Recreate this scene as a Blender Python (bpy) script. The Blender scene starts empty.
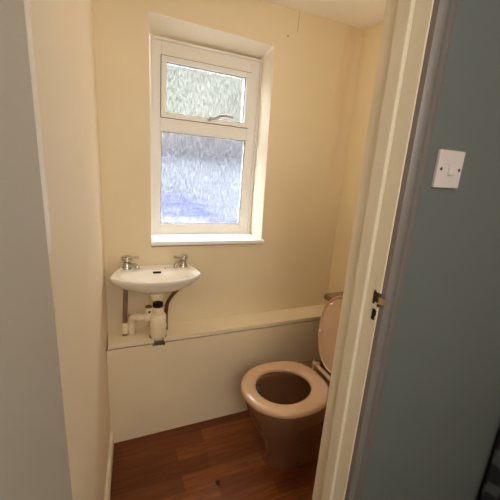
import bpy, bmesh, math, random
from mathutils import Vector, Matrix
random.seed(4)
S = bpy.context.scene
COL = S.collection
PI = math.pi

# ------------------------------------------------------------------ helpers
def lin(c):
    c /= 255.0
    return c/12.92 if c <= .04045 else ((c+.055)/1.055)**2.4
def rgb(r, g, b): return (lin(r), lin(g), lin(b), 1)

def mat(name, col, rough=.5, metal=0, bump=0, bscale=200, var=0, vscale=8, col2=None, coat=0, spec=.5, detail=3):
    m = bpy.data.materials.new(name); m.use_nodes = True
    nt = m.node_tree; b = nt.nodes['Principled BSDF']
    b.inputs['Roughness'].default_value = rough
    b.inputs['Metallic'].default_value = metal
    b.inputs['Coat Weight'].default_value = coat
    b.inputs['Coat Roughness'].default_value = .08
    b.inputs['Specular IOR Level'].default_value = spec
    b.inputs['Base Color'].default_value = col
    tc = nt.nodes.new('ShaderNodeTexCoord')
    if var or col2:
        n = nt.nodes.new('ShaderNodeTexNoise'); n.inputs['Scale'].default_value = vscale
        n.inputs['Detail'].default_value = detail
        nt.links.new(tc.outputs['Object'], n.inputs['Vector'])
        r = nt.nodes.new('ShaderNodeValToRGB')
        r.color_ramp.elements[0].position = .3; r.color_ramp.elements[1].position = .7
        if col2 is None: col2 = tuple(x*(1-var) for x in col[:3])+(1,)
        r.color_ramp.elements[0].color = col; r.color_ramp.elements[1].color = col2
        nt.links.new(n.outputs['Fac'], r.inputs['Fac'])
        nt.links.new(r.outputs['Color'], b.inputs['Base Color'])
    if bump:
        n2 = nt.nodes.new('ShaderNodeTexNoise'); n2.inputs['Scale'].default_value = bscale
        n2.inputs['Detail'].default_value = 3
        nt.links.new(tc.outputs['Object'], n2.inputs['Vector'])
        bp = nt.nodes.new('ShaderNodeBump'); bp.inputs['Strength'].default_value = bump
        bp.inputs['Distance'].default_value = .002
        nt.links.new(n2.outputs['Fac'], bp.inputs['Height'])
        nt.links.new(bp.outputs['Normal'], b.inputs['Normal'])
    return m

def obj(name, bm, m, parent=None, smooth=None, bevel=0, sub=0):
    bmesh.ops.recalc_face_normals(bm, faces=bm.faces[:])
    me = bpy.data.meshes.new(name); bm.to_mesh(me); bm.free()
    o = bpy.data.objects.new(name, me); COL.objects.link(o)
    if m: me.materials.append(m)
    if parent: o.parent = parent
    if smooth is not None:
        for p in me.polygons: p.use_smooth = True
        if smooth < 180 and not sub:
            me.set_sharp_from_angle(angle=math.radians(smooth))
    if bevel:
        b = o.modifiers.new('bevel', 'BEVEL'); b.width = bevel; b.segments = 3
        b.limit_method = 'ANGLE'; b.angle_limit = math.radians(40)
    if sub:
        s = o.modifiers.new('sub', 'SUBSURF'); s.levels = sub; s.render_levels = sub
    return o

def tag(o, label, cat, group=None):
    o['label'] = label; o['category'] = cat
    if group: o['group'] = group
    return o
def struct(o): o['kind'] = 'structure'; return o
def empty(name, loc=(0, 0, 0)):
    o = bpy.data.objects.new(name, None); COL.objects.link(o)
    o.empty_display_size = .05; o.location = loc
    return o

def box(bm, x0, x1, y0, y1, z0, z1):
    v = [bm.verts.new((x, y, z)) for z in (z0, z1) for y in (y0, y1) for x in (x0, x1)]
    for f in ((0,1,3,2),(4,6,7,5),(0,4,5,1),(1,5,7,3),(3,7,6,2),(2,6,4,0)):
        bm.faces.new([v[i] for i in f])
    return v
def boxes(*bs):
    bm = bmesh.new()
    for b in bs: box(bm, *b)
    return bm
def prism(bm, pts, z0, z1):
    a = [bm.verts.new((x, y, z0)) for x, y in pts]; b = [bm.verts.new((x, y, z1)) for x, y in pts]
    n = len(pts)
    bm.faces.new(a); bm.faces.new(b)
    for i in range(n): bm.faces.new((a[i], a[(i+1) % n], b[(i+1) % n], b[i]))
def loft(bm, loops, cap0=True, cap1=True, closed=False):
    L = [[bm.verts.new(p) for p in lp] for lp in loops]
    n = len(L[0]); m = len(L)
    for k in range(m if closed else m-1):
        a, b = L[k], L[(k+1) % m]
        for i in range(n): bm.faces.new((a[i], a[(i+1) % n], b[(i+1) % n], b[i]))
    if not closed:
        if cap0: bm.faces.new(L[0])
        if cap1: bm.faces.new(L[-1])
def ring(c, r, z=None, n=32, ry=None):
    ry = r if ry is None else ry
    return [(c[0]+r*math.cos(2*PI*i/n), c[1]+ry*math.sin(2*PI*i/n), z) for i in range(n)]
def lathe(bm, c, prof, n=32):
    loft(bm, [ring(c, max(r, 1e-4), z, n) for r, z in prof])
def tube(bm, pts, rad, n=14):
    pts = [Vector(p) for p in pts]; m = len(pts)
    rs = rad if isinstance(rad, (list, tuple)) else [rad]*m
    loops = []; up = None
    for i, p in enumerate(pts):
        t = (pts[min(i+1, m-1)]-pts[max(i-1, 0)]).normalized()
        if up is None:
            up = Vector((0, 0, 1)) if abs(t.z) < .9 else Vector((1, 0, 0))
        u = (up-t*up.dot(t)).normalized(); w = t.cross(u); up = u
        loops.append([p+(u*math.cos(2*PI*k/n)+w*math.sin(2*PI*k/n))*rs[i] for k in range(n)])
    loft(bm, loops)
def spline(pts, k=8):
    P = [Vector(p) for p in pts]; P = [2*P[0]-P[1]]+P+[2*P[-1]-P[-2]]; out = []
    for i in range(1, len(P)-2):
        for j in range(k):
            t = j/k
            out.append(.5*((2*P[i])+(-P[i-1]+P[i+1])*t+(2*P[i-1]-5*P[i]+4*P[i+1]-P[i+2])*t*t+(-P[i-1]+3*P[i]-3*P[i+1]+P[i+2])*t**3))
    out.append(P[-2]); return out
def cut(o, bm):
    me = bpy.data.meshes.new('c'); bm.to_mesh(me); bm.free()
    c = bpy.data.objects.new('c', me); COL.objects.link(c); c.parent = o.parent
    md = o.modifiers.new('b', 'BOOLEAN'); md.operation = 'DIFFERENCE'; md.object = c; md.solver = 'EXACT'
    dg = bpy.context.evaluated_depsgraph_get()
    new = bpy.data.meshes.new_from_object(o.evaluated_get(dg))
    o.modifiers.remove(md); old = o.data; new.name = old.name; o.data = new
    bpy.data.objects.remove(c)

# ------------------------------------------------------------------ materials
def wall_paint(name, c1, c2, stain=True):
    m = mat(name, c1, .62, bump=.12, bscale=160, col2=c2, vscale=1.6, spec=.3)
    nt = m.node_tree; b = nt.nodes['Principled BSDF']
    lk = b.inputs['Base Color'].links[0].from_socket
    if stain:   # damp streak down the right hand corner and the crack with a filled screw hole below the ceiling
        tc = nt.nodes.new('ShaderNodeTexCoord'); sp = nt.nodes.new('ShaderNodeSeparateXYZ')
        nt.links.new(tc.outputs['Object'], sp.inputs[0])
        def M(op, a, bb=None, clamp=False):
            n = nt.nodes.new('ShaderNodeMath'); n.operation = op; n.use_clamp = clamp
            for i, v in enumerate((a, bb)):
                if v is None: continue
                if isinstance(v, (int, float)): n.inputs[i].default_value = v
                else: nt.links.new(v, n.inputs[i])
            return n.outputs[0]
        X, Z = sp.outputs[0], sp.outputs[2]
        nz = nt.nodes.new('ShaderNodeTexNoise'); nz.inputs['Scale'].default_value = 7
        mp = nt.nodes.new('ShaderNodeMapping'); mp.inputs['Scale'].default_value = (2, 2, .5)
        nt.links.new(tc.outputs['Object'], mp.inputs[0]); nt.links.new(mp.outputs[0], nz.inputs['Vector'])
        wob = M('MULTIPLY', M('SUBTRACT', nz.outputs['Fac'], .5), .12)
        d = M('ABSOLUTE', M('SUBTRACT', M('ADD', X, wob), 1.27))
        s = M('SUBTRACT', 1, M('MULTIPLY', d, 16), True)
        s = M('MULTIPLY', s, M('MULTIPLY', M('SUBTRACT', Z, 1.25), 1.6, True))
        s = M('MULTIPLY', s, M('MULTIPLY', nz.outputs['Fac'], .5))
        mx = nt.nodes.new('ShaderNodeMix'); mx.data_type = 'RGBA'
        nt.links.new(s, mx.inputs[0]); nt.links.new(lk, mx.inputs[6]); mx.inputs[7].default_value = rgb(206, 150, 108)
        # crack: thin line X = .927 + wobble, Z > 2.19
        d2 = M('ABSOLUTE', M('SUBTRACT', M('ADD', X, M('MULTIPLY', wob, .25)), .929))
        c = M('LESS_THAN', d2, .0016); c = M('MULTIPLY', c, M('GREATER_THAN', Z, 2.195))
        dx = M('SUBTRACT', X, .875); dz = M('SUBTRACT', Z, 2.168)
        c = M('ADD', c, M('LESS_THAN', M('ADD', M('MULTIPLY', dx, dx), M('MULTIPLY', M('MULTIPLY', dz, dz), 3)), .00006), True)
        c = M('MULTIPLY', c, .55)
        m2 = nt.nodes.new('ShaderNodeMix'); m2.data_type = 'RGBA'
        nt.links.new(c, m2.inputs[0]); nt.links.new(mx.outputs[2], m2.inputs[6]); m2.inputs[7].default_value = rgb(105, 75, 45)
        nt.links.new(m2.outputs[2], b.inputs['Base Color'])
    return m

CREAM = wall_paint('cream_wall_paint', rgb(232, 218, 188), rgb(226, 210, 178))
LEFTP = wall_paint('cream_lit_left_wall', rgb(246, 233, 212), rgb(243, 228, 204), False)  # cream made paler, the left wall's stronger light is put into the colour
RIGHTP = wall_paint('cream_lit_right_wall', rgb(242, 228, 194), rgb(238, 222, 186), False)  # cream lifted above the back wall's, brightness of this side painted in
CEIL = mat('ceiling_paint', rgb(250, 247, 239), .7, bump=.15, bscale=90)
SAGE = mat('sage_grey_wall_paint', rgb(108, 111, 107), .6, bump=.2, bscale=220, var=.06, vscale=3)
HALLP = mat('hall_paint', rgb(205, 198, 182), .7)
GLOSSW = mat('white_gloss_woodwork', rgb(232, 219, 194), .35, bump=.05, bscale=60, var=.05, vscale=9)
ARCH = mat('architrave_gloss', rgb(128, 118, 112), .4, bump=.06, bscale=70, var=.07, vscale=12)
DOORP = mat('door_paint', rgb(186, 178, 166), .45, bump=.18, bscale=300, var=.04, vscale=5)
UPVC = mat('white_upvc', rgb(236, 233, 228), .3)
SILL = mat('white_sill', rgb(246, 244, 240), .3)
SEAL = mat('dark_glazing_gasket', rgb(40, 38, 40), .6)
CERAM = mat('white_ceramic', rgb(250, 246, 238), .12, coat=.4)
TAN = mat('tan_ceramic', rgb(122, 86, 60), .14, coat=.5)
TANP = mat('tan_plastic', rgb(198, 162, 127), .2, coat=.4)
CHROME = mat('worn_chrome', rgb(216, 211, 202), .18, 1, var=.3, vscale=120)
COPPER = mat('tarnished_copper', rgb(122, 84, 60), .45, .7, var=.4, vscale=40)
PIPEW = mat('off_white_plastic', rgb(242, 227, 196), .4)
BLACK = mat('black_rubber', rgb(24, 20, 18), .5)
HOLE = mat('dark_void', rgb(14, 11, 9), .9)
BRASS = mat('worn_brass', rgb(120, 96, 66), .38, .8, var=.4, vscale=90)
SWW = mat('white_switch_plastic', rgb(222, 206, 200), .35)
BUFF = mat('pale_rubber', rgb(245, 235, 220), .35)
LEDGEP = mat('cream_ledge_paint', rgb(244, 231, 204), .5, bump=.08, bscale=50, var=.05, vscale=2.5)
BOXP = mat('cream_boxing_paint', rgb(244, 227, 196), .5, bump=.08, bscale=50, var=.07, vscale=2.5)

# wood-effect floor: strips along X
def wood():
    m = bpy.data.materials.new('red_brown_strip_wood'); m.use_nodes = True
    nt = m.node_tree; b = nt.nodes['Principled BSDF']
    tc = nt.nodes.new('ShaderNodeTexCoord')
    br = nt.nodes.new('ShaderNodeTexBrick')
    br.offset = .37; br.offset_frequency = 2
    br.inputs['Scale'].default_value = 1
    br.inputs['Brick Width'].default_value = .42
    br.inputs['Row Height'].default_value = .083
    br.inputs['Mortar Size'].default_value = .0008
    br.inputs['Bias'].default_value = -.1
    br.inputs['Color1'].default_value = (0, 0, 0, 1); br.inputs['Color2'].default_value = (1, 1, 1, 1)
    br.inputs['Mortar'].default_value = (.1, .1, .1, 1)
    nt.links.new(tc.outputs['Object'], br.inputs['Vector'])
    mp = nt.nodes.new('ShaderNodeMapping'); mp.inputs['Scale'].default_value = (3, 34, 1)
    nt.links.new(tc.outputs['Object'], mp.inputs[0])
    n = nt.nodes.new('ShaderNodeTexNoise'); n.inputs['Scale'].default_value = 2; n.inputs['Detail'].default_value = 5
    n.inputs['Distortion'].default_value = .6
    nt.links.new(mp.outputs[0], n.inputs['Vector'])
    mx = nt.nodes.new('ShaderNodeMix'); mx.inputs[0].default_value = .62
    nt.links.new(br.outputs['Color'], mx.inputs[2]); nt.links.new(n.outputs['Fac'], mx.inputs[3])
    r = nt.nodes.new('ShaderNodeValToRGB'); e = r.color_ramp.elements
    e[0].position = .12; e[0].color = rgb(76, 37, 15)
    e[1].position = .85; e[1].color = rgb(152, 97, 48)
    q = e.new(.5); q.color = rgb(114, 61, 26)
    nt.links.new(mx.outputs[0], r.inputs['Fac']); nt.links.new(r.outputs['Color'], b.inputs['Base Color'])
    b.inputs['Roughness'].default_value = .42
    b.inputs['Specular IOR Level'].default_value = .35
    return m
WOOD = wood()

def glass(name, sx):
    m = bpy.data.materials.new(name); m.use_nodes = True
    nt = m.node_tree; nt.nodes.clear()
    out = nt.nodes.new('ShaderNodeOutputMaterial')
    tc = nt.nodes.new('ShaderNodeTexCoord')
    mp = nt.nodes.new('ShaderNodeMapping'); mp.inputs['Scale'].default_value = (sx, 1, sx*.2)
    nt.links.new(tc.outputs['Object'], mp.inputs[0])
    n = nt.nodes.new('ShaderNodeTexNoise'); n.inputs['Scale'].default_value = 1; n.inputs['Detail'].default_value = 3
    n.inputs['Distortion'].default_value = .7
    nt.links.new(mp.outputs[0], n.inputs['Vector'])
    bp = nt.nodes.new('ShaderNodeBump'); bp.inputs['Strength'].default_value = 1; bp.inputs['Distance'].default_value = .0012
    nt.links.new(n.outputs['Fac'], bp.inputs['Height'])
    g = nt.nodes.new('ShaderNodeBsdfRefraction'); g.distribution = 'BECKMANN'; g.inputs['Roughness'].default_value = .20; g.inputs['IOR'].default_value = 1.45
    cr = nt.nodes.new('ShaderNodeValToRGB'); cr.color_ramp.elements[0].position = .3; cr.color_ramp.elements[1].position = .68
    cr.color_ramp.elements[0].color = (.36, .37, .39, 1); cr.color_ramp.elements[1].color = (1, 1, 1, 1)
    nt.links.new(n.outputs['Fac'], cr.inputs['Fac']); nt.links.new(cr.outputs['Color'], g.inputs['Color'])
    nt.links.new(bp.outputs['Normal'], g.inputs['Normal'])
    t = nt.nodes.new('ShaderNodeBsdfTransparent'); t.inputs['Color'].default_value = (.96, .97, .98, 1)
    mx = nt.nodes.new('ShaderNodeMixShader'); mx.inputs[0].default_value = .32
    nt.links.new(g.outputs[0], mx.inputs[1]); nt.links.new(t.outputs[0], mx.inputs[2])
    gl = nt.nodes.new('ShaderNodeBsdfGlossy'); gl.inputs['Roughness'].default_value = .2
    nt.links.new(bp.outputs['Normal'], gl.inputs['Normal'])
    m2 = nt.nodes.new('ShaderNodeMixShader'); m2.inputs[0].default_value = .05
    nt.links.new(mx.outputs[0], m2.inputs[1]); nt.links.new(gl.outputs[0], m2.inputs[2])
    nt.links.new(m2.outputs[0], out.inputs['Surface'])
    return m
GLASS = glass('reeded_obscure_glass', 185)

# ------------------------------------------------------------------ dimensions
YB = 1.7017; YP = 1.5593; ZC = 2.294; XR = 1.355
XLB, XLF = -.048, -.1105          # left wall at the back wall / at the door lining
YD, YI = .5345, .663             # hall face / room face of the partition
JL, JR = -.110, .579             # lining faces
HEAD = 2.02

# ------------------------------------------------------------------ shell
bm = bmesh.new(); box(bm, -.35, XR+.05, YI-.06, YB+.1, -.05, 0)
struct(obj('floor', bm, WOOD))
bm = bmesh.new(); box(bm, -1.3, 2.5, -1.6, YI-.06, -.05, -.001)
struct(obj('floor_hall', bm, mat('hall_carpet', rgb(70, 64, 60), .95, bump=.6, bscale=400)))
bm = bmesh.new(); box(bm, -.35, XR+.15, YI-.06, YB+.3, ZC, ZC+.06)
struct(obj('ceiling', bm, CEIL))
bm = bmesh.new(); box(bm, -1.3, 2.5, -1.6, YI-.06, ZC+.02, ZC+.08)
struct(obj('ceiling_hall', bm, CEIL))

# back wall with the window opening (reveal faces run back to the frame)
def wall_hole(bm, xa, xb, za, zb, y0, y1, f, k):
    # f: four (x,z) of the opening at the front, k: at the back, order bl br tr tl
    o = [(xa, za), (xb, za), (xb, zb), (xa, zb)]
    V = lambda pts, y: [bm.verts.new((x, y, z)) for x, z in pts]
    of, nf, nk, ok = V(o, y0), V(f, y0), V(k, y1), V(o, y1)
    for i in range(4):
        j = (i+1) % 4
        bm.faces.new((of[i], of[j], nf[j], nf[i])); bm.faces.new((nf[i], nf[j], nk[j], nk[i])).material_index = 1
        bm.faces.new((nk[i], nk[j], ok[j], ok[i])); bm.faces.new((ok[i], ok[j], of[j], of[i]))
bm = bmesh.new()
WF = [(.1800, 1.05), (.8145, 1.05), (.8030, 2.109), (.1785, 2.129)]
WK = [(.1940, 1.05), (.8100, 1.05), (.8100, 2.082), (.1945, 2.092)]
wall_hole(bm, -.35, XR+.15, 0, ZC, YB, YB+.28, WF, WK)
wb = struct(obj('wall_back', bm, CREAM, bevel=.004)); wb.data.materials.append(mat('lit_reveal_cream', rgb(238, 228, 208), .6, bump=.1, bscale=160))  # reveal faces paler than the wall: window light put into their colour

bm = bmesh.new(); prism(bm, [(XLB, YB), (XLF, YI), (XLF-.2, YI), (XLB-.25, YB)], 0, ZC)
struct(obj('wall_left', bm, LEFTP))
bm = boxes((XR, XR+.15, YI, YB, 0, ZC))
struct(obj('wall_right', bm, RIGHTP))
# partition between hall and closet, one mesh round the doorway
bm = bmesh.new()
box(bm, JR+.012, 2.4, YD, YI, 0, ZC); box(bm, -1.3, JL-.012, YD, YI, 0, ZC); box(bm, JL-.012, JR+.012, YD, YI, HEAD+.012, ZC)
struct(obj('wall_hall', bm, SAGE))
bm = boxes((JR+.012, XR, YI, YI+.008, 0, ZC), (JL, JR+.012, YI, YI+.008, HEAD+.012, ZC))
struct(obj('wall_front', bm, CREAM))
bm = boxes((-1.3, -1.2, -1.6, YD, 0, ZC+.02), (2.4, 2.5, -1.6, YD, 0, ZC+.02), (-1.3, 2.5, -1.7, -1.6, 0, ZC+.02))
struct(obj('wall_landing', bm, HALLP))

# door lining with stops and the moulded architrave
bm = boxes((JR, JR+.012, YD, YI, 0, HEAD+.012), (JL-.012, JL, YD, YI, 0, HEAD+.012), (JL, JR, YD, YI, HEAD, HEAD+.012))
lin_o = struct(obj('trim_1', bm, GLOSSW, bevel=.0015))
bm = boxes((JR-.012, JR, .5745, .6135, 0, HEAD), (JL+.0125, JR-.012, .5745, .6135, HEAD-.012, HEAD))
stop_r = obj('door_stop', bm, GLOSSW, lin_o, bevel=.003)
LITSTOP = mat('lit_stop_gloss', rgb(252, 248, 240), .25)  # whiter than the right stop; the bright left strip is put into the colour
obj('door_stop', boxes((JL, JL+.0125, .5745, .6135, 1.335, HEAD)), LITSTOP, lin_o, bevel=.002)
obj('thin_stop', boxes((JL, JL+.0025, .5745, .6135, 0, 1.334)), GLOSSW, lin_o)  # lower length of the left stop, thinner than the upper
bm = bmesh.new()
prof = [(.5825, YD), (.5825, .521), (.590, .516), (.598, .5145), (.605, .517), (.612, .5225), (.622, .524), (.634, .5255), (.6405, .529), (.6405, YD)]
prism(bm, prof, 0, HEAD+.05)
bm2 = [(JL+JR-x, y) for x, y in prof]
prism(bm, bm2, 0, HEAD+.05)
box(bm, JL+JR-.6405, .6405, .518, YD, HEAD+.008, HEAD+.06)
arc = struct(obj('trim_2', bm, ARCH, smooth=50))

def lean(o):
    for v in o.data.vertices:
        if v.co.x > .3: v.co.x += (1.75-v.co.z)*.0062
for o_ in (lin_o, stop_r, arc): lean(o_)
# strike plate on the rebate of the right lining
sp = empty('strike_plate', (JR+.0034, .535, 1.186))
tag(sp, 'small worn metal strike plate on the right door frame with a curled lip', 'strike plate')
bm = bmesh.new()
def P(bm, x0, x1, y0, y1, z0, z1): box(bm, x0-JR, x1-JR, y0-.535, y1-.535, z0-1.2, z1-1.2)
x = JR-.0018
P(bm, x, JR+.001, .531, .5535, 1.214, 1.240); P(bm, x, JR+.001, .5475, .5535, 1.208, 1.243)
P(bm, x, JR+.001, .5315, .5385, 1.205, 1.212)
obj('plate', bm, BRASS, sp, bevel=.0006)
bm = bmesh.new()
lp = []
for (a, b) in ((-.0015, .004), (-.0022, -.006), (-.002, -.012), (.001, -.0165), (.006, -.019)):
    lp.append([(a, b, .015), (a, b, .031), (a+.0022, b+.001, .031), (a+.0022, b+.001, .015)])
loft(bm, lp)
obj('lip', bm, mat('bright_strike_metal', rgb(200, 180, 140), .3, .9), sp, smooth=60)
bm = bmesh.new(); P(bm, JR-.0022, JR, .5405, .5495, 1.217, 1.238)
obj('latch_hole', bm, mat('dark_brown_recess', rgb(52, 36, 24), .7), sp)
bm = bmesh.new(); P(bm, JR-.002, JR, .5395, .5485, 1.168, 1.196); P(bm, JR-.002, JR, .5365, .5395, 1.180, 1.194)
obj('bolt_hole', bm, HOLE, sp)

# open door leaf on the left
d = empty('door_1', (-.0845, YD, 0)); struct(d)
tag(d, 'flat grey-beige door leaf standing open at the left edge', 'door')
bm = boxes((-.035, 0, -.68, 0, .008, 1.99))
leaf = obj('leaf', bm, DOORP, d, bevel=.0035, smooth=30)
d.rotation_euler = (0, math.radians(-.22), math.radians(-17))

# skirting on the left wall
bm = bmesh.new()
def wl(y): return XLB+(XLF-XLB)*(YB-y)/(YB-YI)
loft(bm, [[(wl(y), y, 0), (wl(y)+.017, y, 0), (wl(y)+.017, y, .064), (wl(y)+.009, y, .075), (wl(y), y, .077)] for y in (YP, YI+.002)])
struct(obj('baseboard_left', bm, GLOSSW))
bm = boxes((.6405, 2.4, .5225, YD, 0, .09)); struct(obj('baseboard_hall', bm, ARCH, bevel=.004))

# ------------------------------------------------------------------ window
YF = 1.88
w = empty('window_1', (.501, YF, 1.0742)); struct(w); w.rotation_euler = (0, math.radians(.6), 0)
tag(w, 'white window with two frosted panes deep in the cream back wall', 'window')
def WB(*bs):
    bm = bmesh.new()
    for b in bs: box(bm, b[0]-.506, b[1]-.506, b[2]-YF, b[3]-YF, b[4]-1.08, b[5]-1.08)
    return bm
def rectframe(x0, x1, z0, z1, t, y0, y1, tz=None):
    tz = t if tz is None else tz
    return ((x0, x0+t, y0, y1, z0, z1), (x1-t, x1, y0, y1, z0, z1), (x0+t, x1-t, y0, y1, z0, z0+tz), (x0+t, x1-t, y0, y1, z1-tz, z1))
fx0, fx1, fz0, fz1 = .195, .811, 1.070, 2.094
obj('window_frame', WB((fx0, .2498, YF, YF+.042, fz0, fz1), (.7472, fx1, YF, YF+.042, fz0, fz1), (.2498, .7472, YF, YF+.042, fz0, 1.142), (.2498, .7472, YF, YF+.042, 2.0158, fz1), (.2498, .7472, YF, YF+.042, 1.656, 1.7222)), UPVC, w, bevel=.003)
obj('frame_lip', WB(*rectframe(fx0, fx1, fz0, fz1, .012, YF-.015, YF), ), UPVC, w, bevel=.003)
obj('glazing_bead', WB(*rectframe(.2498, .7472, 1.142, 1.656, .004, YF+.003, YF+.03, .005)), UPVC, w, bevel=.003)
# opening top light
sash = obj('window_sash', WB(*rectframe(.250, .747, 1.722, 2.016, .026, YF-.012, YF+.045, .026)), UPVC, w, bevel=.003)
obj('sash_gasket', WB(*rectframe(.2475, .7495, 1.7195, 2.0195, .003, YF-.003, YF+.001), *rectframe(.2755, .7215, 1.7475, 1.9905, .0022, YF+.002, YF+.014)), SEAL, sash)
obj('lower_gasket', WB(*rectframe(.2536, .7434, 1.1468, 1.6512, .0022, YF+.006, YF+.016)), SEAL, w)
obj('top_pane', WB((.2765, .7205, YF+.016, YF+.0165, 1.748, 1.990)), GLASS, sash)
obj('bottom_pane', WB((.2530, .7440, YF+.016, YF+.0165, 1.146, 1.652)), GLASS, w)
bm = bmesh.new()
def wv(x, y, z): return (x-.506, y-YF, z-1.08)
tube(bm, [wv(*p) for p in spline([(.515, YF-.034, 1.742), (.540, YF-.040, 1.747), (.565, YF-.044, 1.760), (.600, YF-.044, 1.7665), (.640, YF-.040, 1.763)], 5)], [.0075]*8+[.0065]*8+[.0055]*5, 10)
tube(bm, [wv(*p) for p in ((.512, YF-.012, 1.738), (.512, YF-.036, 1.741))], .010, 14)
h = obj('window_handle', bm, mat('grey_white_handle', rgb(170, 162, 154), .3), sash, smooth=60)
obj('handle_base', WB((.494, .534, YF-.019, YF-.012, 1.7275, 1.7475)), UPVC, h, bevel=.003)
bm = WB((.181, .8315, YB-.022, YB+.001, 1.066, 1.0865), (.19, .812, YB, YF+.002, 1.062, 1.0855))
obj('window_sill', bm, SILL, w, bevel=.004)

# ------------------------------------------------------------------ what stands outside the window (seen only blurred in the glass)
bm = boxes((-6, 8, 4.6, 4.8, -.3, 1.61))
struct(obj('wall_outside', bm, mat('outside_render', rgb(43, 45, 49), .8, spec=0, var=.25, vscale=1.2)))
bm = boxes((-6, 8, 4.4, 4.9, 1.61, 1.86))
struct(obj('trim_outside', bm, mat('outside_fascia', rgb(27, 27, 29), .8, spec=0, var=.2, vscale=2)))
bm = boxes((-8, 10, YB+.3, 14, -.35, -.3))
struct(obj('ground_outside', bm, mat('outside_paving', rgb(232, 230, 224), .9)))
bm = boxes((-8, 10, 8.0, 8.3, -.3, 7.5))
struct(obj('wall_distant', bm, mat('outside_pale_wall', rgb(38, 39, 36), .9, spec=0, var=.45, vscale=.7)))
bn = empty('storage_box', (.95, 4.0, -.3))
tag(bn, 'pale object with a blue top blurred behind the lower left of the frosted window', 'box')
obj('body', boxes((-.38, .12, -.2, .2, 0, 1.17)), mat('outside_pale_plastic', rgb(54, 55, 66), .6, spec=0), bn, bevel=.02)
obj('blue_top', boxes((-.40, .14, -.22, .22, 1.17, 1.28)), mat('blue_plastic', rgb(27, 30, 66), .5, spec=0), bn, bevel=.03)

# ------------------------------------------------------------------ pipe boxing under the window
pb = empty('pipe_boxing', (.65, YP, 0))
tag(pb, 'cream painted boxed-in panel with a ledge along the foot of the back wall', 'panel')
def PB(*bs):
    bm = bmesh.new()
    for b in bs: box(bm, b[0]-.65, b[1]-.65, b[2]-YP, b[3]-YP, b[4], b[5])
    return bm
fp = obj('front_panel', PB((wl(YP)+.001, XR-.001, YP-.008, YP, 0, .567)), BOXP, pb)
led = obj('ledge', PB((-.0478, XR-.001, YP-.0125, YB-.001, .576, .597)), LEDGEP, pb)
for o_ in (fp, led):
    c = bmesh.new(); lathe(c, (.197-.65, 1.585-YP), [(.046, .552), (.046, .7)]); cut(o_, c)
c = bmesh.new(); lathe(c, (.068-.65, 1.648-YP), [(.0225, .5), (.0225, .7)]); cut(led, c)
c = bmesh.new(); lathe(c, (.034-.65, 1.634-YP), [(.0145, .5), (.0145, .7)]); cut(led, c)
c = bmesh.new(); lathe(c, (.246-.65, 1.645-YP), [(.0125, .5), (.0125, .7)]); cut(led, c)
b = led.modifiers.new('bevel', 'BEVEL'); b.width = .002; b.segments = 2; b.limit_method = 'ANGLE'; b.angle_limit = math.radians(60)

# ------------------------------------------------------------------ basin
BZ = .951; BC = (.197, YB)
bs = empty('wash_basin', (.197, YB, BZ))
tag(bs, 'small white wall-hung hand basin with two chrome taps below the window', 'basin')
out = [(-.165, 0), (.185, 0), (.200, -.075), (.211, -.160), (.207, -.174), (.185, -.198), (.145, -.228), (.085, -.250), (.018, -.261), (-.02, -.262), (-.05, -.259),
       (-.11, -.244), (-.16, -.220), (-.205, -.190), (-.220, -.174), (-.223, -.160), (-.203, -.075)]
cx, cy = 0, -.125
N = 96
def cast(t):
    dx, dy = math.cos(t), math.sin(t); best = .2
    for i in range(len(out)):
        x1, y1 = out[i][0]-cx, out[i][1]-cy; x2, y2 = out[(i+1) % len(out)][0]-cx, out[(i+1) % len(out)][1]-cy
        ex, ey = x2-x1, y2-y1; den = dx*ey-dy*ex
        if abs(den) < 1e-12: continue
        s = (x1*ey-y1*ex)/den; u = (x1*dy-y1*dx)/den
        if s > 0 and -1e-9 <= u <= 1+1e-9: best = s
    return best
R = [cast(2*PI*i/N) for i in range(N)]
def outer(s, z, ax=0, ay=-.045):
    lp = []
    for i in range(N):
        t = 2*PI*i/N; x = cx+R[i]*math.cos(t); y = cy+R[i]*math.sin(t)
        lp.append((ax+(x-ax)*s, min(ay+(y-ay)*s, 0), z))
    return lp
def off(d, z):
    return [(cx+(R[i]-d)*math.cos(2*PI*i/N), cy+(R[i]-d)*math.sin(2*PI*i/N), z) for i in range(N)]
def inner(s, z, rx=.176, ry=.088, cyy=-.149):
    lp = []
    for i in range(N):
        t = 2*PI*i/N; c_, s_ = math.cos(t), math.sin(t); p = 2.35
        k = (abs(c_/rx)**p+abs(s_/ry)**p)**(-1/p)
        lp.append((k*c_*s, cyy+k*s_*s*(1 if s_ < 0 else 1), z))
    return lp
bm = bmesh.new()
mix = lambda A, B, t: [tuple(a+(b-a)*t for a, b in zip(p, q)) for p, q in zip(A, B)]
loft(bm, [outer(.16, -.112, 0, -.11), outer(.24, -.110, 0, -.10), outer(.44, -.101, 0, -.09), outer(.64, -.084, 0, -.075), outer(.82, -.058, 0, -.06), outer(.93, -.034, 0, -.05),
          outer(.98, -.017, 0, -.045), outer(1, -.004), off(.002, 0), off(.006, .001), off(.011, -.001), mix(off(.012, -.003), inner(1, -.003), .5), inner(1.0, -.005), inner(.95, -.014),
          inner(.88, -.032), inner(.74, -.056), inner(.5, -.076), inner(.25, -.086), inner(.08, -.089)])
obj('bowl', bm, CERAM, bs, smooth=180)
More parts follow.
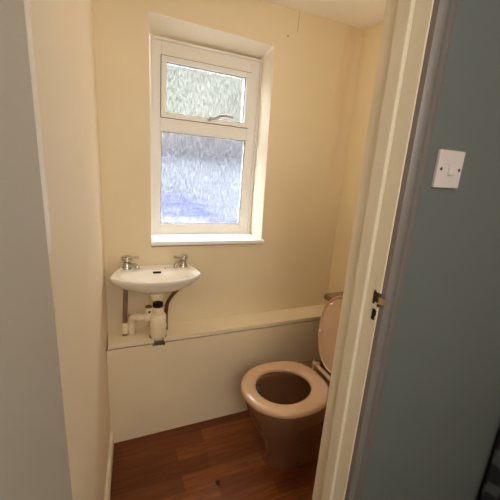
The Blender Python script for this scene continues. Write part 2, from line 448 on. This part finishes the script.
# overflow slot in the back of the bowl and the chain hole beside it
bm = bmesh.new()
tube(bm, [(-.018, -.069, -.0185), (.022, -.069, -.0185)], .0055, 12)
obj('overflow_slot', bm, HOLE, bs, smooth=60)
bm = bmesh.new(); lathe(bm, (.046, -.052), [(.004, -.012), (.004, -.003), (.0025, -.0022)], 14)
obj('chain_hole', bm, HOLE, bs, smooth=60)
bm = bmesh.new(); lathe(bm, (0, -.149), [(.022, -.0905), (.022, -.087), (.017, -.0855), (.015, -.087)], 20)
obj('drain', bm, CHROME, bs, smooth=60)
def tap(x, y, sgn):
    t = obj('tap', (lambda b: (lathe(b, (0, 0), [(.0245, -.006), (.0245, .003), (.021, .008), (.0185, .018), (.0155, .026), (.0155, .030), (.012, .032), (.010, .034)], 24), b)[1])(bmesh.new()), CHROME, bs, smooth=50)
    t.location = (x, y, 0)
    b = bmesh.new()
    tube(b, spline([(0, 0, .013), (.020*sgn, -.016, .018), (.038*sgn, -.030, .020), (.046*sgn, -.037, .015), (.048*sgn, -.039, .003)], 5), [.013]*5+[.0115]*5+[.0105]*11, 14)
    obj('spout', b, CHROME, t, smooth=60)
    b = bmesh.new(); lp = []
    for r, z in ((.010, .033), (.019, .036), (.0225, .041), (.0220, .056), (.017, .063), (.005, .0645)):
        lp.append([((r*(1+.09*math.cos(4*2*PI*i/32)))*math.cos(2*PI*i/32), (r*(1+.09*math.cos(4*2*PI*i/32)))*math.sin(2*PI*i/32), z) for i in range(32)])
    loft(b, lp)
    h = obj('tap_head', b, CHROME, t, smooth=50)
    b = bmesh.new()
    tube(b, [(0, 0, .051), (.022*sgn, -.006, .053), (.048*sgn, -.012, .057), (.055*sgn, -.0135, .057)], [.007, .0058, .0055, .0075], 12)
    obj('lever', b, CHROME, h, smooth=60)
tap(-.141, -.030, 1); tap(.144, -.032, -1)
bm = bmesh.new()
lathe(bm, (0, -.118), [(.032, -.142), (.0345, -.136), (.036, -.116), (.030, -.106)], 28)
obj('waste_flange', bm, PIPEW, bs, smooth=40)
bs.rotation_euler = (0, math.radians(.9), 0)

# ------------------------------------------------------------------ trap and pipes
tr = empty('bottle_trap', (.197, 1.586, .556))
tag(tr, 'off-white plastic bottle trap under the basin, sunk through the ledge', 'waste trap')
bm = bmesh.new()
lathe(bm, (0, 0), [(.018, .021), (.030, .024), (.038, .034), (.0415, .050), (.0415, .086), (.0435, .088), (.0435, .104), (.0415, .106), (.0415, .156), (.036, .165), (.022, .169)], 36)
obj('trap_body', bm, PIPEW, tr, smooth=35)
bm = bmesh.new(); lp = []
for r, z in ((.018, .164), (.0285, .168), (.0285, .202), (.023, .208)):
    lp.append([(r*(1+.05*(i % 2))*math.cos(2*PI*i/32), r*(1+.05*(i % 2))*math.sin(2*PI*i/32), z) for i in range(32)])
loft(bm, lp)
obj('trap_nut', bm, PIPEW, tr, smooth=30)
bm = bmesh.new(); lathe(bm, (0, 0), [(.021, .206), (.0265, .208), (.0265, .226), (.020, .228)], 28)
obj('rubber_seal', bm, BLACK, tr, smooth=40)
bm = bmesh.new()
tube(bm, spline([(-.028, 0, .150), (-.070, .008, .150), (-.106, .028, .147), (-.126, .052, .134), (-.129, .062, .106), (-.129, .062, .005)], 6), .018, 18)
o = obj('outlet_pipe', bm, PIPEW, tr, smooth=60)
bm = bmesh.new(); tube(bm, [(-.034, .001, .150), (-.036, .0015, .150), (-.062, .006, .150), (-.064, .0065, .150)], [.019, .0245, .0245, .019], 20); obj('outlet_nut', bm, PIPEW, o, smooth=40)
bm = bmesh.new(); tube(bm, [(-.086, .0155, .149), (-.087, .016, .149), (-.098, .0225, .1482), (-.099, .023, .148)], [.018, .0215, .0215, .018], 20); obj('outlet_nut', bm, PIPEW, o, smooth=40)
bm = bmesh.new(); tube(bm, [(-.129, .062, .098), (-.129, .062, .097), (-.129, .062, .082), (-.129, .062, .081)], [.018, .021, .021, .018], 20); obj('outlet_nut', bm, PIPEW, o, smooth=40)
bm = bmesh.new(); tube(bm, [(-.046, .004, .150), (-.046, .004, .206), (-.046, .004, .207)], [.0175, .0185, .012], 18)
v = obj('valve_stub', bm, PIPEW, tr, smooth=40)
bm = bmesh.new(); tube(bm, [(-.044, -.0155, .186), (-.044, -.0125, .186)], .0058, 12)
obj('stub_hole', bm, HOLE, v)
bm = bmesh.new(); tube(bm, [(-.046, .004, .206), (-.046, .004, .213)], [.0185, .014], 18)
obj('stub_cap', bm, mat('brown_washer', rgb(120, 86, 60), .6), v)

bm = bmesh.new()
tube(bm, [(.053, 1.668, .93), (.046, 1.655, .87), (.043, 1.648, .80), (.038, 1.640, .70), (.034, 1.634, .55)], .0115, 14)
wp = obj('water_pipe', bm, mat('greyed_copper', rgb(160, 134, 110), .5, .5, var=.3, vscale=60), smooth=60)
tag(wp, 'straight dull grey-brown water pipe below the left basin tap', 'pipe')
bm = bmesh.new(); tube(bm, [(.0368, 1.638, .665), (.0365, 1.6377, .655), (.0355, 1.636, .615), (.0352, 1.6357, .605)], [.0125, .0155, .0155, .0125], 14)
obj('pipe_nut', bm, PIPEW, wp, smooth=40)
bm = bmesh.new()
tube(bm, spline([(.364, 1.668, .915), (.360, 1.660, .872), (.336, 1.655, .838), (.292, 1.652, .802), (.258, 1.648, .755), (.248, 1.646, .70), (.246, 1.645, .55)], 7), .0098, 14)
tag(obj('water_pipe', bm, COPPER, smooth=60), 'dark curved copper pipe below the right basin tap, running behind the trap', 'pipe')

# ------------------------------------------------------------------ toilet
AY = 1.178; TX = .74
tl = empty('toilet', (TX, AY, 0))
tag(tl, 'tan toilet with its seat down and lid raised against the cistern', 'toilet')
NT = 72
def egg(xf, xm, xb, b, z, p=2.0, pb=2.0, dx=0, n=NT):
    lp = []
    for i in range(n):
        t = 2*PI*i/n; c_, s_ = math.cos(t), math.sin(t)
        a = (xm-xf) if c_ < 0 else (xb-xm); q = p if c_ < 0 else pb
        k = (abs(c_/a)**q+abs(s_/b)**q)**(-1/q)
        lp.append((xm+k*c_-TX, k*s_, z))
    return lp
bm = bmesh.new()
loft(bm, [egg(.700, .82, 1.12, .078, 0, 2.3, 4), egg(.697, .82, 1.12, .080, .012, 2.3, 4), egg(.698, .82, 1.11, .079, .03, 2.3, 4), egg(.684, .82, 1.10, .086, .10, 2.2, 4),
          egg(.650, .80, 1.08, .106, .18, 2.2, 4), egg(.612, .79, 1.08, .130, .25, 2.1, 4), egg(.580, .77, 1.09, .158, .325, 2.1, 4), egg(.562, .76, 1.11, .174, .375, 2.0, 4.5), egg(.552, .75, 1.12, .180, .405, 2.0, 5),
          egg(.550, .75, 1.12, .181, .430, 2.0, 5), egg(.556, .75, 1.115, .176, .438, 2.0, 5),
          egg(.598, .745, .925, .126, .438), egg(.604, .745, .918, .120, .430), egg(.600, .745, .92, .124, .40), egg(.606, .748, .915, .120, .36), egg(.635, .76, .905, .105, .28), egg(.69, .79, .90, .075, .215), egg(.73, .81, .89, .055, .17)])
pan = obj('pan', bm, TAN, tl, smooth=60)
bm = bmesh.new()
lp = egg(.678, .785, .895, .080, .232); 
bm.faces.new([bm.verts.new(p) for p in lp])
obj('water', bm, mat('bowl_water', rgb(120, 96, 66), .03), pan)
bm = bmesh.new(); lathe(bm, (.836-TX, -.0765), [(.010, .02), (.010, .026), (.006, .031), (.001, .032)], 14)
obj('bolt_cap', bm, BLACK, pan, smooth=60)
bm = bmesh.new()
so = dict(xf=.535, xm=.745, xb=.972, b=.198)
def se(d, z, hole=False):
    if hole: return egg(.607+d, .735, .888-d, .124-d, z+.018)
    return egg(.533+d, .745, .972-d, .198-d, z+.018, 2.0, 2.5)
loft(bm, [se(.006, .421), se(0, .427), se(0, .437), se(.004, .445), se(.012, .4495), se(.026, .4515), egg(.583, .74, .915, .146, .4685), se(-.008, .447, True), se(-.001, .441, True), se(0, .433, True), se(-.003, .426, True)], closed=True)
obj('seat', bm, TANP, tl, smooth=70).location.y = -.006
# lid, built lying down with its hinge at the origin, then raised
LH = (1.018-TX, 0, .476)
bm = bmesh.new()
def le(d, z):
    return [(x-(LH[0]), y, zz) for x, y, zz in egg(.598+d, .765, 1.012-d*.5, .168-d, z, 1.95, 2.1)]
loft(bm, [le(.014, .001), le(.010, -.004), le(.004, -.006), le(0, -.003), le(0, .004), le(.005, .010), le(.02, .015), le(.06, .019), le(.12, .020)])
bm2 = None
lid = obj('lid', bm, TANP, tl, smooth=50)
lid.location = LH; lid.rotation_euler = (0, math.radians(99), 0)
for (x, y) in ((-.335, .112), (-.335, -.112), (-.165, .138), (-.165, -.138)):
    b = bmesh.new(); lathe(b, (x, y), [(.007, .002), (.0075, -.009), (.005, -.012), (.001, -.0125)], 14)
    obj('lid_buffer', b, BUFF, lid, smooth=60)
bm = bmesh.new()
tube(bm, [(1.006-TX, -.098, .460), (1.006-TX, .118, .460)], .0115, 14)
hg = obj('hinge', bm, TANP, tl, smooth=60)
for s in (-.075, .092):
    b = bmesh.new(); box(b, .985-TX, 1.026-TX, s-.012, s+.012, .436, .474)
    obj('hinge_post', b, TANP, hg, bevel=.004)
def rbox(x0, x1, y0, y1, z0, z1, r):
    b = bmesh.new(); box(b, x0-TX, x1-TX, y0, y1, z0, z1); return b
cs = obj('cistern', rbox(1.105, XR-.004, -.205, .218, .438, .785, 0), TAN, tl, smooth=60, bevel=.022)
obj('cistern_lid', rbox(1.092, XR-.003, -.212, .226, .788, .828, 0), TAN, cs, smooth=60, bevel=.014)
bm = bmesh.new()
lathe(bm, (0, 0), [(.010, -.014), (.016, -.008), (.016, .01), (.009, .016)], 16)
rb = obj('rim_block', bm, mat('dark_teal_block', rgb(28, 52, 50), .5), smooth=60)
rb.location = (.650, AY+.068, .390)
bm = bmesh.new(); tube(bm, spline([(0, 0, .012), (-.012, .012, .03), (-.016, .016, .045)], 4), .0025, 8)
obj('hook', bm, mat('teal_clip', rgb(60, 110, 110), .4), rb, smooth=60)
tag(rb, 'small dark teal block inside the left rim of the toilet bowl', 'toilet block')

# ------------------------------------------------------------------ switch, floor scrap, striped fabric
sw = empty('light_switch', (.7165, YD, 1.523))
tag(sw, 'white square one-gang light switch on the grey hall wall', 'light switch')
bm = boxes((-.041, .041, -.0095, 0, -.042, .042)); obj('switch_plate', bm, SWW, sw, bevel=.0025)
bm = bmesh.new(); v = box(bm, -.0075, .0075, -.0125, -.009, -.0125, .0125)
for q in v:
    if q.co.z < 0 and q.co.y < -.011: q.co.y -= .004
obj('rocker', bm, SWW, sw, bevel=.0008)
for s in (-1, 1):
    b = bmesh.new(); tube(b, [(s*.030, -.0085, 0), (s*.030, -.0102, 0)], .0036, 14)
    obj('screw', b, mat('dull_screw', rgb(92, 74, 66), .4, .7), sw)

bm = bmesh.new(); lp = []
for i in range(10):
    a = 2*PI*i/10; lp.append((.011*math.cos(a)*(1+.3*math.sin(3*a)), .016*math.sin(a)*(1+.2*math.cos(2*a))))
prism(bm, lp, 0, .004)
o = obj('floor_scrap', bm, BLACK, bevel=.001); o.location = (.422, 1.15, .0002)
tag(o, 'tiny dark scrap lying on the wooden floor in front of the toilet', 'scrap')

m = bpy.data.materials.new('black_striped_cloth'); m.use_nodes = True
nt = m.node_tree; pb_ = nt.nodes['Principled BSDF']
tc = nt.nodes.new('ShaderNodeTexCoord'); wv_ = nt.nodes.new('ShaderNodeTexWave')
mp = nt.nodes.new('ShaderNodeMapping'); mp.inputs['Rotation'].default_value = (0, math.radians(-34), 0)
wv_.wave_type = 'BANDS'; wv_.bands_direction = 'Z'; wv_.inputs['Scale'].default_value = 2.6
wv_.inputs['Distortion'].default_value = 4.5; wv_.inputs['Detail'].default_value = 1
r = nt.nodes.new('ShaderNodeValToRGB'); r.color_ramp.elements[0].position = .5; r.color_ramp.elements[1].position = .8
r.color_ramp.elements[0].color = rgb(14, 14, 15); r.color_ramp.elements[1].color = rgb(66, 69, 70)
nt.links.new(tc.outputs['Object'], mp.inputs[0]); nt.links.new(mp.outputs[0], wv_.inputs['Vector']); nt.links.new(wv_.outputs['Fac'], r.inputs['Fac'])
nt.links.new(r.outputs['Color'], pb_.inputs['Base Color']); pb_.inputs['Roughness'].default_value = .8
bm = bmesh.new(); lps = []
for k in range(25):
    z = 2.0*k/24; lp = []
    M_ = 60
    for i in range(M_+1):
        u = i/M_; lp.append((1.274+.5*u+.004*math.sin(z*4), .508+.012*math.sin(u*30-.4+.5*math.sin(z*3)), z))
    lp2 = [(x, y+.006, z) for x, y, z in reversed(lp)]
    lps.append(lp+lp2)
loft(bm, lps)
cur = obj('hanging_fabric', bm, m, smooth=60)
tag(cur, 'black fabric with grey curved stripes hanging before the grey wall at bottom right', 'fabric')

for n_, l_, c_ in (('floor', 'dark red-brown wood strip floor of the small toilet room', 'floor'), ('floor_hall', 'dark carpet of the hall outside the door', 'floor'),
        ('ceiling', 'pale ceiling above the small toilet room', 'ceiling'), ('ceiling_hall', 'pale ceiling of the hall outside the door', 'ceiling'),
        ('wall_back', 'cream back wall around the deep-set window', 'wall'), ('wall_left', 'pale cream wall on the left beside the basin', 'wall'),
        ('wall_right', 'cream wall on the right behind the toilet', 'wall'), ('wall_hall', 'grey-green hall wall around the doorway carrying the light switch', 'wall'),
        ('wall_front', 'cream inner side of the doorway wall', 'wall'), ('wall_landing', 'pale walls of the hall outside the door', 'wall'),
        ('trim_1', 'cream painted door lining with stops on both sides', 'door frame'), ('trim_2', 'grey-brown moulded architrave around the doorway', 'architrave'),
        ('baseboard_left', 'low cream skirting board along the left wall', 'skirting board'), ('baseboard_hall', 'skirting board along the grey hall wall', 'skirting board'),
        ('wall_outside', 'pale wall outside blurred through the lower frosted pane', 'wall'), ('trim_outside', 'dark band outside blurred at the top of the lower frosted pane', 'fascia'),
        ('ground_outside', 'pale ground outside the window', 'ground'), ('wall_distant', 'pale greenish wall outside blurred through the top frosted pane', 'wall')):
    tag(bpy.data.objects[n_], l_, c_)

# ------------------------------------------------------------------ camera
f = 321.1927
B = [[0.92081049, -0.03645116, 0.38830317], [-0.06849332, 0.9650351, 0.25301367], [-0.38394883, -0.25957382, 0.88611778]]
cam = bpy.data.cameras.new('camera'); co = bpy.data.objects.new('camera', cam); COL.objects.link(co)
wx = lambda j: Vector((B[0][j], B[2][j], -B[1][j]))
r_, d_, f_ = wx(0), wx(1), wx(2)
co.matrix_world = Matrix(((r_.x, -d_.x, -f_.x, 0), (r_.y, -d_.y, -f_.y, 0), (r_.z, -d_.z, -f_.z, 1.5), (0, 0, 0, 1)))
cam.sensor_width = 36; cam.lens = f/500*36; cam.clip_start = .01
S.camera = co

# ------------------------------------------------------------------ light
W = bpy.data.worlds.new('overcast_sky'); S.world = W; W.use_nodes = True
bg = W.node_tree.nodes['Background']; bg.inputs['Color'].default_value = (.97, .985, 1, 1); bg.inputs['Strength'].default_value = 104
L = bpy.data.lights.new('window_portal', 'AREA'); L.shape = 'RECTANGLE'; L.size = .62; L.size_y = 1.03
L.cycles.is_portal = True
o = bpy.data.objects.new('window_portal', L); COL.objects.link(o); o.location = (.506, 1.985, 1.58); o.rotation_euler = (math.radians(-90), 0, 0)
def fill_light(name, loc, power, rad, col):
    L = bpy.data.lights.new(name, 'POINT'); L.energy = power; L.shadow_soft_size = rad; L.color = col
    o = bpy.data.objects.new(name, L); COL.objects.link(o); o.location = loc
fill_light('room_fill', (.80, .80, 1.95), 4.0, .18, (1, .97, .92))  # added fill without a fixture; daylight alone leaves the room too dark
fill_light('hall_fill', (.08, -.85, 1.8), 33, .3, (1, .97, .92))  # added fill behind the camera, stands for no known hall light

S.view_settings.view_transform = 'Standard'; S.view_settings.look = 'None'
S.view_settings.exposure = 0; S.view_settings.gamma = 1; S.view_settings.use_curve_mapping = False
S.cycles.max_bounces = 12; S.cycles.diffuse_bounces = 10; S.cycles.transparent_max_bounces = 12
S.cycles.use_denoising = True
S.cycles.sample_clamp_indirect = 6
